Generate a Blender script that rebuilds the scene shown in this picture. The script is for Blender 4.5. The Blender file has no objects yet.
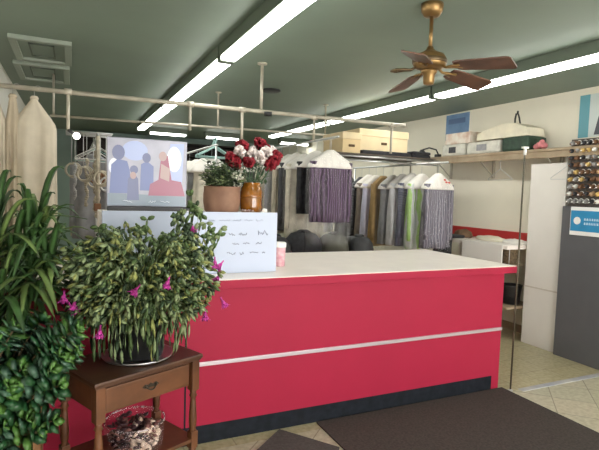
import bpy, bmesh, math, random
from mathutils import Vector, Matrix
rnd = random.Random(7)
PI = math.pi
V = Vector
SC = bpy.context.scene
COL = SC.collection

# ------------------------------------------------------------------ materials
MATS = {}
def mat(name, col, rough=.6, metal=0., noise=0., scale=8., col2=None, emit=None, bump=0., alpha=None, detail=4., coat=0., trans=0.):
    if name in MATS: return MATS[name]
    m = bpy.data.materials.new(name); m.use_nodes = True
    nt = m.node_tree; b = nt.nodes['Principled BSDF']
    b.inputs['Base Color'].default_value = (*col, 1)
    b.inputs['Roughness'].default_value = rough
    b.inputs['Metallic'].default_value = metal
    b.inputs['Coat Weight'].default_value = coat
    b.inputs['Transmission Weight'].default_value = trans
    if noise or col2 or bump:
        tc = nt.nodes.new('ShaderNodeTexCoord'); n = nt.nodes.new('ShaderNodeTexNoise')
        n.inputs['Scale'].default_value = scale; n.inputs['Detail'].default_value = detail
        nt.links.new(tc.outputs['Object'], n.inputs['Vector'])
        if noise or col2:
            r = nt.nodes.new('ShaderNodeValToRGB')
            r.color_ramp.elements[0].position = .35; r.color_ramp.elements[1].position = .68
            c2 = col2 or tuple(min(1, c*(1+noise)) for c in col)
            c1 = col if col2 else tuple(c*(1-noise) for c in col)
            r.color_ramp.elements[0].color = (*c1, 1); r.color_ramp.elements[1].color = (*c2, 1)
            nt.links.new(n.outputs['Fac'], r.inputs['Fac']); nt.links.new(r.outputs['Color'], b.inputs['Base Color'])
        if bump:
            bp = nt.nodes.new('ShaderNodeBump'); bp.inputs['Strength'].default_value = bump
            nt.links.new(n.outputs['Fac'], bp.inputs['Height']); nt.links.new(bp.outputs['Normal'], b.inputs['Normal'])
    if emit:
        b.inputs['Emission Color'].default_value = (*emit[:3], 1); b.inputs['Emission Strength'].default_value = emit[3]
    if alpha is not None: b.inputs['Alpha'].default_value = alpha
    MATS[name] = m
    return m

def wave_mat(name, c1, c2, scale, axis='X', rough=.7, distort=0., ramp=(.4, .6)):
    if name in MATS: return MATS[name]
    m = bpy.data.materials.new(name); m.use_nodes = True
    nt = m.node_tree; b = nt.nodes['Principled BSDF']; b.inputs['Roughness'].default_value = rough
    tc = nt.nodes.new('ShaderNodeTexCoord'); w = nt.nodes.new('ShaderNodeTexWave'); w.bands_direction = axis
    w.inputs['Scale'].default_value = scale; w.inputs['Distortion'].default_value = distort
    r = nt.nodes.new('ShaderNodeValToRGB'); r.color_ramp.elements[0].position, r.color_ramp.elements[1].position = ramp
    r.color_ramp.elements[0].color = (*c1, 1); r.color_ramp.elements[1].color = (*c2, 1)
    nt.links.new(tc.outputs['Object'], w.inputs['Vector']); nt.links.new(w.outputs['Fac'], r.inputs['Fac'])
    nt.links.new(r.outputs['Color'], b.inputs['Base Color'])
    MATS[name] = m
    return m

def tile_mat(name, c1, c2, grout, size, rot=0., speck=None, rough=.35):
    m = bpy.data.materials.new(name); m.use_nodes = True
    nt = m.node_tree; b = nt.nodes['Principled BSDF']; b.inputs['Roughness'].default_value = rough
    tc = nt.nodes.new('ShaderNodeTexCoord'); mp = nt.nodes.new('ShaderNodeMapping'); mp.inputs['Rotation'].default_value = (0, 0, rot)
    br = nt.nodes.new('ShaderNodeTexBrick'); br.offset = 0; br.squash = 1
    br.inputs['Scale'].default_value = 1; br.inputs['Brick Width'].default_value = size; br.inputs['Row Height'].default_value = size
    br.inputs['Mortar Size'].default_value = .004; br.inputs['Bias'].default_value = 0
    br.inputs['Color1'].default_value = (*c1, 1); br.inputs['Color2'].default_value = (*c2, 1); br.inputs['Mortar'].default_value = (*grout, 1)
    n = nt.nodes.new('ShaderNodeTexNoise'); n.inputs['Scale'].default_value = 30; n.inputs['Detail'].default_value = 6
    r = nt.nodes.new('ShaderNodeValToRGB'); r.color_ramp.elements[0].position = .35; r.color_ramp.elements[1].position = .65
    s = speck or (.8, .8, .8)
    r.color_ramp.elements[0].color = (*s, 1); r.color_ramp.elements[1].color = (1, 1, 1, 1)
    mx = nt.nodes.new('ShaderNodeMix'); mx.data_type = 'RGBA'; mx.blend_type = 'MULTIPLY'; mx.inputs[0].default_value = 1
    nt.links.new(tc.outputs['Object'], mp.inputs['Vector']); nt.links.new(mp.outputs['Vector'], br.inputs['Vector'])
    nt.links.new(tc.outputs['Object'], n.inputs['Vector']); nt.links.new(n.outputs['Fac'], r.inputs['Fac'])
    nt.links.new(br.outputs['Color'], mx.inputs[6]); nt.links.new(r.outputs['Color'], mx.inputs[7])
    nt.links.new(mx.outputs[2], b.inputs['Base Color'])
    return m

def film_mat(name, opacity, col=(.85, .86, .88), rough=.15):
    m = bpy.data.materials.new(name); m.use_nodes = True
    nt = m.node_tree; b = nt.nodes['Principled BSDF']; out = nt.nodes['Material Output']
    b.inputs['Base Color'].default_value = (*col, 1); b.inputs['Roughness'].default_value = rough
    b.inputs['Specular IOR Level'].default_value = .5
    t = nt.nodes.new('ShaderNodeBsdfTransparent'); mx = nt.nodes.new('ShaderNodeMixShader')
    tc = nt.nodes.new('ShaderNodeTexCoord'); mp = nt.nodes.new('ShaderNodeMapping'); mp.inputs['Scale'].default_value = (14, 14, 3)
    n = nt.nodes.new('ShaderNodeTexNoise'); n.inputs['Scale'].default_value = 1.6; n.inputs['Detail'].default_value = 3
    mr = nt.nodes.new('ShaderNodeMapRange'); mr.inputs[1].default_value = .4; mr.inputs[2].default_value = .72
    mr.inputs[3].default_value = opacity*.45; mr.inputs[4].default_value = min(1, opacity*2.2)
    bp = nt.nodes.new('ShaderNodeBump'); bp.inputs['Strength'].default_value = .6
    nt.links.new(tc.outputs['Object'], mp.inputs['Vector']); nt.links.new(mp.outputs['Vector'], n.inputs['Vector'])
    nt.links.new(n.outputs['Fac'], mr.inputs[0]); nt.links.new(mr.outputs[0], mx.inputs[0])
    nt.links.new(n.outputs['Fac'], bp.inputs['Height']); nt.links.new(bp.outputs['Normal'], b.inputs['Normal'])
    nt.links.new(t.outputs[0], mx.inputs[1]); nt.links.new(b.outputs[0], mx.inputs[2]); nt.links.new(mx.outputs[0], out.inputs['Surface'])
    return m

# ------------------------------------------------------------------ mesh builder
class MB:
    def __init__(s): s.bm = bmesh.new(); s.mi = 0
    def _add(s, verts, faces, smooth=False):
        vs = [s.bm.verts.new(v) for v in verts]
        for f in faces:
            try:
                fc = s.bm.faces.new([vs[i] for i in f]); fc.material_index = s.mi; fc.smooth = smooth
            except ValueError: pass
        return vs
    def box(s, x0, x1, y0, y1, z0, z1, bev=0., M=None):
        t = bmesh.new(); bmesh.ops.create_cube(t, size=1)
        for v in t.verts: v.co = V(((x0+x1)/2+v.co.x*(x1-x0), (y0+y1)/2+v.co.y*(y1-y0), (z0+z1)/2+v.co.z*(z1-z0)))
        if bev: bmesh.ops.bevel(t, geom=t.edges[:], offset=bev, segments=2, affect='EDGES', profile=.6)
        t.verts.index_update()
        s._add([(M @ v.co if M else v.co.copy()) for v in t.verts], [[v.index for v in f.verts] for f in t.faces])
        t.free(); return s
    def lathe(s, prof, c=(0, 0, 0), n=24, M=None, cap=True):
        vs = []; fs = []
        for r, z in prof:
            for k in range(n):
                a = 2*PI*k/n; p = V((c[0]+r*math.cos(a), c[1]+r*math.sin(a), c[2]+z)); vs.append(M @ p if M else p)
        for j in range(len(prof)-1):
            for k in range(n):
                k2 = (k+1) % n; fs.append([j*n+k, j*n+k2, (j+1)*n+k2, (j+1)*n+k])
        if cap:
            fs.append(list(range(n))[::-1]); fs.append([(len(prof)-1)*n+k for k in range(n)])
        s._add(vs, fs, True); return s
    def tube(s, pts, r, n=8, closed=False):
        pts = [V(p) for p in pts]; rs = r if isinstance(r, (list, tuple)) else [r]*len(pts)
        vs = []; fs = []; up = None
        for i, p in enumerate(pts):
            d = (pts[min(i+1, len(pts)-1)]-pts[max(i-1, 0)]).normalized()
            if up is None: up = d.orthogonal().normalized()
            up = (up-d*up.dot(d)); up = up.normalized() if up.length > 1e-6 else d.orthogonal().normalized()
            sd = d.cross(up)
            for k in range(n):
                a = 2*PI*k/n; vs.append(p+(up*math.cos(a)+sd*math.sin(a))*rs[i])
        for i in range(len(pts)-1):
            for k in range(n):
                k2 = (k+1) % n; fs.append([i*n+k, i*n+k2, (i+1)*n+k2, (i+1)*n+k])
        fs.append(list(range(n))[::-1]); fs.append([(len(pts)-1)*n+k for k in range(n)])
        s._add(vs, fs, True); return s
    def loft(s, rings, cap=True, smooth=True):
        n = len(rings[0]); vs = [p for r in rings for p in r]; fs = []
        for j in range(len(rings)-1):
            for k in range(n):
                k2 = (k+1) % n; fs.append([j*n+k, j*n+k2, (j+1)*n+k2, (j+1)*n+k])
        if cap: fs.append(list(range(n))[::-1]); fs.append([(len(rings)-1)*n+k for k in range(n)])
        s._add(vs, fs, smooth); return s
    def ball(s, c, r, sub=2, sq=(1, 1, 1)):
        t = bmesh.new(); bmesh.ops.create_icosphere(t, subdivisions=sub, radius=1); t.verts.index_update()
        s._add([V((c[0]+v.co.x*r*sq[0], c[1]+v.co.y*r*sq[1], c[2]+v.co.z*r*sq[2])) for v in t.verts], [[v.index for v in f.verts] for f in t.faces], True)
        t.free(); return s
    def prism(s, poly, frame, th):
        """poly: 2-D outline; frame(u,v,w)->point; extruded by th along w"""
        n = len(poly); vs = [frame(u, v, 0) for u, v in poly]+[frame(u, v, th) for u, v in poly]
        fs = [list(range(n))[::-1], list(range(n, 2*n))]+[[k, (k+1) % n, n+(k+1) % n, n+k] for k in range(n)]
        s._add(vs, fs); return s
    def leaf(s, p, d, nrm, L, W, th, wide=.5):
        d = d.normalized(); sd = d.cross(nrm)
        sd = sd.normalized() if sd.length > 1e-5 else d.orthogonal().normalized()
        up = sd.cross(d)
        o = [p, p+d*L*.28+sd*W*.42, p+d*L*(wide+.12)+sd*W*.5, p+d*L*.92+sd*W*.2, p+d*L, p+d*L*.92-sd*W*.2, p+d*L*(wide+.12)-sd*W*.5, p+d*L*.28-sd*W*.42]
        c = p+d*L*wide; vs = o+[c+up*th, c-up*th]; fs = []
        for k in range(8):
            fs.append([k, (k+1) % 8, 8]); fs.append([(k+1) % 8, k, 9])
        s._add(vs, fs, True); return s
    def strap(s, pts, W, nrm_up=V((0, 0, 1)), fold=.25):
        vs = []; fs = []; n = len(pts)
        for i, p in enumerate(pts):
            d = (pts[min(i+1, n-1)]-pts[max(i-1, 0)]).normalized(); sd = d.cross(nrm_up)
            sd = sd.normalized() if sd.length > 1e-4 else V((1, 0, 0)); up = sd.cross(d); t = i/(n-1)
            w = W*(.55+.9*t)*(1-t)**.55*1.15 if t > .02 else W*.5
            vs += [p+sd*w+up*w*fold, p, p-sd*w+up*w*fold, p-up*.003]
        for i in range(n-1):
            for k in range(4):
                k2 = (k+1) % 4; fs.append([i*4+k, i*4+k2, i*4+4+k2, i*4+4+k])
        s._add(vs, fs, True); return s
    def build(s, name, mats, parent=None, loc=None):
        me = bpy.data.meshes.new(name)
        bmesh.ops.recalc_face_normals(s.bm, faces=s.bm.faces[:])
        s.bm.to_mesh(me); s.bm.free()
        for m in (mats if isinstance(mats, (list, tuple)) else [mats]): me.materials.append(m)
        o = bpy.data.objects.new(name, me); COL.objects.link(o)
        if parent: o.parent = parent
        if loc: o.location = loc
        return o

def tag(o, label, cat, group=None, kind=None):
    o['label'] = label; o['category'] = cat
    if group: o['group'] = group
    if kind: o['kind'] = kind
    return o
def thing(name, label, cat, loc=(0, 0, 0), rz=0., group=None):
    o = bpy.data.objects.new(name, None); COL.objects.link(o); o.location = loc; o.rotation_euler = (0, 0, rz)
    o.empty_display_size = .05
    return tag(o, label, cat, group)
def struct(o, label=None):
    o['kind'] = 'structure'
    if label: o['label'] = label
    return o
def bez(a, b, c, n=10):
    a, b, c = V(a), V(b), V(c)
    return [a*(1-t)**2+b*2*t*(1-t)+c*t*t for t in [i/(n-1) for i in range(n)]]

# ------------------------------------------------------------------ palette
M_ceil = mat('sage_ceiling_paint', (.20, .255, .205), .55, noise=.06, scale=1.2)
M_fixt = mat('sage_painted_metal', (.16, .195, .155), .45)
M_wall = mat('cream_wall_paint', (.87, .82, .70), .7, noise=.03, scale=2)
M_wallL = mat('off_white_wall_paint', (.74, .72, .66), .7, noise=.03, scale=2)
M_back = mat('dull_green_wall_paint', (.27, .36, .32), .7, noise=.08, scale=2)
M_front = mat('shopfront_wall_paint', (.7, .68, .62), .7, noise=.03)
M_red = mat('raspberry_laminate', (.38, .014, .050), .55, noise=.03, scale=3)
M_red.node_tree.nodes['Principled BSDF'].inputs['Specular IOR Level'].default_value = .25
M_white = mat('white_laminate', (.90, .82, .775), .35, noise=.03, scale=6)
M_kick = mat('black_vinyl_kick', (.010, .013, .020), .6, noise=.35, scale=20)
M_kick.node_tree.nodes['Principled BSDF'].inputs['Specular IOR Level'].default_value = .2
M_trim = mat('brushed_aluminium', (.56, .49, .54), .4, metal=.6)
M_pipe = mat('galvanised_pipe', (.50, .46, .38), .45, metal=.35, noise=.12, scale=12)
M_chrome = mat('dull_chrome', (.62, .62, .62), .3, metal=.8)
M_wire = mat('hanger_wire', (.55, .55, .56), .35, metal=.7)
M_black = mat('black_plastic', (.02, .02, .022), .45)
M_dark = mat('dark_cloth', (.028, .028, .033), .85, noise=.3, scale=25)
M_mat = mat('brown_black_mat', (.052, .042, .038), .95, noise=.25, scale=70, bump=.4)
M_mat2 = mat('grey_mat', (.075, .068, .066), .95, noise=.22, scale=70, bump=.4)
M_tube = mat('lit_diffuser', (.95, .97, .95), .5, emit=(1, 1, .93, 9.))
M_wood = mat('walnut_stain', (.085, .030, .011), .42, col2=(.165, .062, .024), scale=6, detail=8)
M_woodd = mat('dark_top_wood', (.055, .022, .012), .36, col2=(.105, .045, .024), scale=6, detail=8)
M_brass = mat('antique_brass', (.27, .165, .065), .36, metal=.75)
M_blade = mat('walnut_blade', (.075, .028, .013), .45, col2=(.125, .052, .026), scale=9)
M_leafA = mat('cactus_green', (.085, .14, .045), .6, noise=.25, scale=14)
M_leafB = mat('cactus_pale_green', (.235, .30, .145), .6, noise=.2, scale=14)
M_leafC = mat('cactus_deep_green', (.034, .062, .028), .6, noise=.25, scale=14)
M_leafY = mat('cactus_yellow_green', (.26, .28, .085), .6, noise=.2, scale=14)
M_pink = mat('magenta_petal', (.66, .06, .42), .5, noise=.2, scale=40)
M_jadeA = mat('jade_green', (.022, .085, .03), .3, noise=.25, scale=14)
M_jadeB = mat('jade_light_green', (.085, .20, .04), .3, noise=.2, scale=14)
M_jadeC = mat('jade_blue_green', (.06, .13, .085), .28, noise=.2, scale=14)
M_stem = mat('woody_stem', (.16, .11, .055), .8, noise=.25, scale=30)
M_strapA = mat('strap_leaf_green', (.045, .105, .028), .42, noise=.3, scale=10)
M_strapB = mat('strap_leaf_light', (.15, .225, .065), .42, noise=.3, scale=10)
M_terra = mat('terracotta_clay', (.50, .22, .09), .8, noise=.15, scale=10)
M_potbr = mat('tan_bark_pot', (.22, .115, .075), .75, col2=(.32, .18, .12), scale=9)
M_soil = mat('potting_soil', (.03, .02, .014), .95, noise=.4, scale=60, bump=.5)
M_silver = mat('silver_tray', (.55, .56, .58), .28, metal=.85)
M_card = mat('kraft_card', (.68, .52, .30), .8, noise=.06, scale=5)
M_cardl = mat('pale_kraft_card', (.76, .62, .40), .8, noise=.06, scale=5)
M_board = mat('cool_white_board', (.50, .56, .72), .4, noise=.015, scale=3)
M_ink = mat('grey_marker_ink', (.17, .18, .28), .7)
M_plank = mat('grey_brown_plank', (.30, .22, .14), .7, col2=(.42, .33, .23), scale=5)
M_panel = mat('white_panel_paint', (.80, .76, .72), .55, noise=.02, scale=4)
M_grey = mat('charcoal_grey_panel', (.115, .115, .125), .5, noise=.04, scale=6)
M_blue = mat('sign_blue', (.03, .26, .52), .45, noise=.05, scale=10)
M_paper = mat('white_paper', (.86, .85, .84), .6)
M_cape = mat('paper_shoulder_cover', (.86, .82, .78), .65, noise=.04, scale=14)
M_redink = mat('red_print', (.62, .08, .06), .6)
M_film = film_mat('clear_garment_film', .04)
M_film2 = film_mat('cloudy_garment_film', .06, (.80, .79, .78))
M_frameb = mat('pale_acrylic', (.40, .40, .50), .3, noise=.16, scale=6)
M_strip = mat('dark_red_rail', (.48, .03, .03), .5)
M_cream = mat('cream_cotton', (.78, .72, .58), .85, noise=.08, scale=10)
M_brown = mat('brown_leather', (.24, .11, .05), .6)
M_teal = mat('teal_hanger_plastic', (.30, .48, .46), .5)

# ------------------------------------------------------------------ room shell
XL, XR, YF, YB, ZC = -.62, 4.75, -2.2, 11.35, 2.70
M_tileF = tile_mat('pale_lobby_tile', (.60, .55, .43), (.53, .52, .40), (.30, .27, .2), .305, PI/4, (.78, .76, .72))
M_tileB = tile_mat('worn_yellow_tile', (.52, .45, .28), (.46, .42, .27), (.33, .28, .18), .305, 0, (.75, .73, .66))
f = MB(); f.box(XL-.1, XR+.1, YF-.1, 2.78, -.1, 0); f.mi = 1; f.box(XL-.1, XR+.1, 2.78, YB+.1, -.1, 0)
struct(f.build('floor', [M_tileF, M_tileB]), 'pale tiled shop floor')
struct(MB().box(XL-.1, XR+.1, YF-.1, YB+.1, ZC, ZC+.1).build('ceiling', M_ceil), 'sage green painted ceiling')
struct(MB().box(XL-.1, XL, YF-.1, YB+.1, 0, ZC).build('wall_left', M_wallL), 'off-white left wall')
struct(MB().box(XR, XR+.1, YF-.1, YB+.1, 0, ZC).build('wall_right', M_wall), 'cream right wall')
struct(MB().box(XL, XR, YB, YB+.1, 0, ZC).build('wall_back', M_back), 'dull green far wall')
# shop front behind the camera: a wide window opening, its unseen left end closed to darken the plant corner
w = MB(); w.box(XL, XR, YF-.1, YF, 0, .35); w.box(XL, XR, YF-.1, YF, 2.45, ZC); w.box(XL, .25, YF-.1, YF, .35, 2.45); w.box(XR-.12, XR, YF-.1, YF, .35, 2.45)
struct(w.build('wall_front', M_front), 'shop front wall with wide window opening')
w = MB()
for x in (1.0, 2.75): w.box(x-.03, x+.03, YF-.08, YF-.02, .35, 2.45)
struct(w.build('window_1', M_trim), 'shop window mullions')
struct(MB().box(3.32, 4.4, 2.745, 2.80, 0, .004).build('trim_1', mat('worn_floor_strip', (.30, .32, .40), .5, col2=(.60, .58, .55), scale=4)), 'worn grey-blue strip across floor tiles')
struct(MB().box(XR-.012, XR, 2.0, YB, 0, .09).build('baseboard_right', M_plank), 'brown baseboard')

# attic hatches
def hatch(label, x0, x1, y0, y1):
    r = thing('ceiling_hatch', label, 'hatch', ((x0+x1)/2, (y0+y1)/2, ZC), group='ceiling access hatches')
    a, b = (x1-x0)/2, (y1-y0)/2
    m = MB(); t = .055
    m.box(-a, a, -b, -b+t, -.035, 0, .004); m.box(-a, a, b-t, b, -.035, 0, .004); m.box(-a, -a+t, -b+t, b-t, -.035, 0, .004); m.box(a-t, a, -b+t, b-t, -.035, 0, .004)
    m.build('frame', mat('pale_sage_trim', (.30, .345, .285), .5), r)
    MB().box(-a+t, a-t, -b+t, b-t, -.012, 0).build('panel', M_ceil, r)
    m = MB(); m.box(-a+.13, a-.13, -b+.16, -b+.175, -.022, -.012); m.box(-a+.13, a-.13, b-.175, b-.16, -.022, -.012); m.box(-a+.13, -a+.142, -b+.16, b-.16, -.022, -.012); m.box(a-.142, a-.13, -b+.16, b-.16, -.022, -.012)
    m.build('inner_trim', mat('dark_sage_groove', (.10, .125, .10), .6), r)
hatch('square green ceiling hatch nearer the shop front', -.45, 0.0, 4.45, 5.20)
hatch('square green ceiling hatch behind the other, above the hanging pale garments', -.50, -.02, 5.36, 6.15)
r = thing('ceiling_vent', 'round black disc vent in the green ceiling beside pipe hanger', 'vent', (2.05, 5.3, ZC))
MB().lathe([(.11, 0), (.115, -.012), (.095, -.02)], n=28).build('rim', M_black, r)
MB().lathe([(.093, -.008), (.07, -.016), (.001, -.02)], n=28).build('disc', M_black, r)

# fluorescent fixtures
def strip_light(label, x, y0, y1, group, across=False):
    L = (y1-y0)/2
    r = thing('fluorescent_light', label, 'ceiling light', (x, (y0+y1)/2, ZC) if not across else ((y0+y1)/2, x, ZC), PI/2 if across else 0, group)
    m = MB(); m.box(-.066, .066, -L, L, -.095, 0, .004)
    m.build('housing', M_fixt, r)
    m = MB(); m.box(-.058, .058, -L+.03, L-.03, -.128, -.09, .014)
    m.build('diffuser', M_tube, r)
    for q0 in (-L, L-.03): MB().box(-.062, .062, q0, q0+.03, -.131, -.09, .004).build('end_cap', M_fixt, r)
for k, (a, b) in enumerate([(1.55, 3.90), (3.93, 6.62), (6.65, 9.3)]):
    strip_light('long fluorescent strip in the left row, %s' % ['nearest the shop front', 'middle one after the first joint', 'farthest one near the back wall'][k], 1.125, a, b, 'left row of strip lights')
for k, (a, b) in enumerate([(1.75, 4.14), (4.17, 6.5), (6.53, 8.85)]):
    strip_light('long fluorescent strip in the right row, %s' % ['passing behind the ceiling fan', 'middle one after the first joint', 'farthest one ending above the garment racks'][k], 3.455, a, b, 'right row of strip lights')
for k, (a, b) in enumerate([(1.32, 2.05), (2.40, 3.12), (4.0, 4.7)]):
    strip_light('short fluorescent light across the far ceiling, %s' % ['beside the end of the left row', 'behind the red carnations', 'right of the right row'][k], 9.78, a, b, 'crosswise strip lights at the back', True)

# ------------------------------------------------------------------ ceiling fan
FX, FY = 1.96, 2.43
fan = thing('ceiling_fan', 'brass ceiling fan with walnut blades on a short rod', 'ceiling fan', (FX, FY, ZC))
MB().lathe([(.03, -.075), (.045, -.07), (.062, -.045), (.066, -.02), (.066, 0)], n=28).build('canopy', M_brass, fan)
MB().lathe([(.0115, -.28), (.0115, -.07)], n=12).build('rod', M_brass, fan)
m = MB(); m.lathe([(.03, -.39), (.06, -.385), (.095, -.37), (.10, -.35), (.10, -.325), (.085, -.30), (.05, -.285), (.022, -.265), (.018, -.25)], n=32); m.build('motor', M_brass, fan)
MB().lathe([(.101, -.352), (.104, -.347), (.104, -.331), (.101, -.327)], n=32).build('motor_band', mat('dark_bronze', (.12, .08, .04), .4, metal=.6), fan)
MB().lathe([(.012, -.478), (.03, -.472), (.034, -.455), (.034, -.42), (.045, -.405), (.05, -.39)], n=24).build('switch_housing', M_brass, fan)
for k, phi in enumerate((-28, 44, 116, 188, 260)):
    a = math.radians(phi-39); c, s = math.cos(a), math.sin(a)
    R = Matrix.Rotation(a, 4, 'Z')
    def P(x, y, z): return R @ V((x, y, z))
    m = MB(); zb = -.375
    m.tube([P(.07, 0, zb+.01), P(.11, 0, zb-.012), P(.15, .012, zb-.012), P(.20, .028, zb-.018)], .008, 6)
    m.tube([P(.07, 0, zb+.01), P(.11, 0, zb-.012), P(.15, -.012, zb-.012), P(.20, -.028, zb-.018)], .008, 6)
    if phi == 188: m.tube([P(.20, .028, zb-.018), P(.225, 0, zb-.02), P(.20, -.028, zb-.018)], .008, 6)
    arm = m.build('blade_arm', mat('dark_bronze', (.12, .08, .04), .4, metal=.6) if phi == 188 else M_brass, fan)
    if phi != 188:
        m = MB(); t0, t1 = .165, .50; tilt = math.radians(-14)
        prof = [(t0, .045), (t0+.03, .056), (t1-.03, .068), (t1-.008, .062), (t1, .05)]
        out = [(x, w) for x, w in prof]+[(x, -w) for x, w in prof[::-1]]
        def fr(u, v, w): return P(u, v*math.cos(tilt), zb-.012-.10*(u-.16)+v*math.sin(tilt)+w)
        m.prism(out, fr, .008); m.build('blade', M_blade, fan)

# ------------------------------------------------------------------ overhead pipe work
YP, ZP = 4.25, 2.268
r = thing('overhead_pipe', 'long tan overhead pipe running across shop above the garments', 'pipe', (0, YP, 0))
MB().tube([(XL, 0, ZP-.005), (1.2, 0, ZP), (3.15, 0, ZP+.012)], .019, 10).build('pipe', M_pipe, r)
for x, zt in ((-.025, 1.98), (.915, 2.05), (1.378, 2.0), (2.095, 2.05), (2.985, 1.98)):
    m = MB(); m.tube([(x, 0, ZP), (x, 0, zt)], .013, 8); m.tube([(x-.028, 0, ZP), (x+.028, 0, ZP)], .026, 10); m.build('drop_pipe', M_pipe, r)
m = MB(); m.tube([(1.555, 0, ZP), (1.555, 0, ZC)], .015, 8); m.lathe([(.045, ZC-.012), (.045, ZC)], (1.555, 0, 0)); m.build('ceiling_hanger', M_pipe, r)
m = MB(); m.tube([(1.575, -.03, ZP-.02), (1.64, -.05, ZP-.02)], .022, 10); m.build('pipe_clamp', M_black, r)
r = thing('rear_pipe', 'second thinner overhead pipe hung farther back behind first', 'pipe', (0, 5.76, 0))
MB().tube([(-.2, 0, 2.262), (3.1, 0, 2.31)], .014, 10).build('pipe', M_pipe, r)
for x, z in ((-.17, 2.262), (1.57, 2.29), (3.0, 2.308)):
    m = MB(); m.tube([(x, 0, z), (x, 0, ZC)], .011, 8); m.lathe([(.035, ZC-.01), (.035, ZC)], (x, 0, 0)); m.build('ceiling_hanger', M_pipe, r)

# ------------------------------------------------------------------ service counter
r = thing('service_counter', 'long raspberry red service counter with white top and metal strip', 'counter', (0, 0, 0))
CY = 2.875
m = MB(); m.box(XL+.005, 3.10, CY, 3.95, .115, .955); m.box(3.10, 3.175, CY, 3.95, 0, .955); m.build('body', M_red, r)
m = MB(); m.box(XL+.005, 3.275, 2.838, 3.985, .955, 1.008, .004); m.build('top_edge', M_red, r)
m = MB(); m.box(XL+.005, 3.270, 2.845, 3.98, 1.008, 1.013); m.build('countertop', M_white, r)
m = MB(); m.box(XL+.005, 3.10, CY+.002, 3.9, 0, .115); m.build('toe_kick', M_kick, r)
m = MB(); m.box(XL+.005, 3.172, CY-.014, CY, .487, .512, .003); m.build('trim_strip', M_trim, r)
m = MB(); m.box(.612, .622, CY-.003, CY, .115, .955); m.build('panel_joint', M_kick, r)

# mats
o = MB().box(1.50, 3.205, .6, 2.862, 0, .011, .004).build('entrance_mat', M_mat); tag(o, 'large dark brown rectangular floor mat along the red counter', 'mat')
Mr = Matrix.Translation((1.085, 2.36, 0)) @ Matrix.Rotation(math.radians(-51), 4, 'Z')
u = V((.25, -.335, 0)).normalized(); v = V((-.226, -.223, 0)).normalized()
q = [V((1.23, 2.86, 0)), V((1.485, 2.515, 0)), V((1.20, 2.15, 0)), V((.82, 2.51, 0))]
m = MB(); m.prism([(p.x, p.y) for p in q], lambda a, b, c: V((a, b, c)), .009)
tag(m.build('floor_mat', M_mat2), 'small grey diamond-turned mat, one corner touching the counter base', 'mat')

# thin pole
r = thing('support_pole', 'thin dark metal pole standing at right end of red counter', 'pole', (3.247, 2.815, 0))
r.location = (3.235, 2.80, 0)
MB().lathe([(.007, 0), (.007, 1.95)], n=10).build('shaft', mat('dark_pole', (.10, .085, .06), .4, metal=.4), r)
MB().lathe([(.02, 0), (.02, .006), (.009, .012)], n=14).build('foot', M_chrome, r)
m = MB(); m.box(-.03, .03, -.012, .012, 1.95, 1.965, .003); m.lathe([(.012, 1.90), (.012, 1.95)], n=12); m.build('top_bracket', M_paper, r)

# ------------------------------------------------------------------ raised shelf with sign, poster, pots
r = thing('display_riser', 'low white riser box standing on counter behind the handwritten board', 'riser', (.70, 3.24, 1.013))
a = Matrix.Rotation(math.radians(4), 4, 'Z')
m = MB(); m.box(-.55, .54, -.16, .16, .365, .388, .003); m.build('top', M_white, r)
for x in (-.55, .52): MB().box(x, x+.02, -.155, .155, 0, .365).build('side_panel', M_white, r)
MB().box(-.53, .52, .13, .15, 0, .365).build('back_panel', M_white, r)
r = thing('handwritten_sign', 'wide pale blue-white board with grey handwriting standing on counter', 'sign', (.705, 3.065, 1.013))
MB().box(-.545, .55, -.009, .009, 0, .397, .003).build('board', M_board, r)
# handwriting (marks as they look on the photograph, not legible)
def scribble(m, rows, fy, s=1.):
    for (x0, x1, z, h, seed) in rows:
        q = random.Random(seed); x = x0
        while x < x1:
            wlen = q.uniform(.035, .07); n = 0; pts = []
            while n < wlen/.006 and x < x1:
                pts.append((x, fy, z+q.uniform(-.5, .5)*h)); x += .006*q.uniform(.5, 1.5); n += 1
            if len(pts) > 2: m.tube(pts, .0022, 4)
            x += .022
m = MB()
scribble(m, [(.215, .37, .255, .020, 1), (.415, .50, .262, .034, 2), (.24, .36, .192, .018, 3), (.40, .47, .195, .016, 4), (.205, .32, .128, .020, 5), (.36, .47, .132, .014, 6)], -.0105)
m.build('handwriting', M_ink, r)
m = MB()
for (x0, x1, z) in ((.08, .48, .345),): scribble(m, [(x0, x1, z, .014, 9)], -.0105)
m.build('faint_heading', mat('faint_ink', (.40, .44, .60), .7), r)

r = thing('picture_display', 'lavender acrylic poster display of people in blue and red on black base', 'poster', (.43, 3.17, 1.402))
MB().box(-.235, .237, -.03, .03, 0, .032, .004).build('base', M_black, r)
MB().box(-.24, .235, -.012, .012, .032, .445, .006).build('panel', M_frameb, r)
FR = lambda u, v, w: V((u, -.0122-w, v))
def ell(cx, cy, rx, ry, n=18): return [(cx+rx*math.cos(2*PI*k/n), cy+ry*math.sin(2*PI*k/n)) for k in range(n)]
P_blue = mat('print_blue', (.14, .18, .40), .3); P_navy = mat('print_slate', (.13, .15, .30), .3); P_sky = mat('print_pale_blue', (.40, .47, .74), .3)
P_rose = mat('print_rose', (.34, .10, .17), .3); P_skin = mat('print_tan', (.42, .29, .29), .3); P_lite = mat('print_white', (.80, .84, .93), .3); P_band = mat('print_teal_band', (.22, .28, .36), .3)
def print_part(name, shapes, mt, th):
    for s in shapes: MB().prism(s, FR, th).build(name, mt, r)
print_part('light_patch', [ell(-.08, .37, .075, .06), [(.10, .20), (.205, .16), (.215, .43), (.13, .425)]], P_sky, .0005)
print_part('bright_patch', [ell(.155, .33, .045, .08), ell(-.20, .27, .03, .05)], P_lite, .0009)
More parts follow.
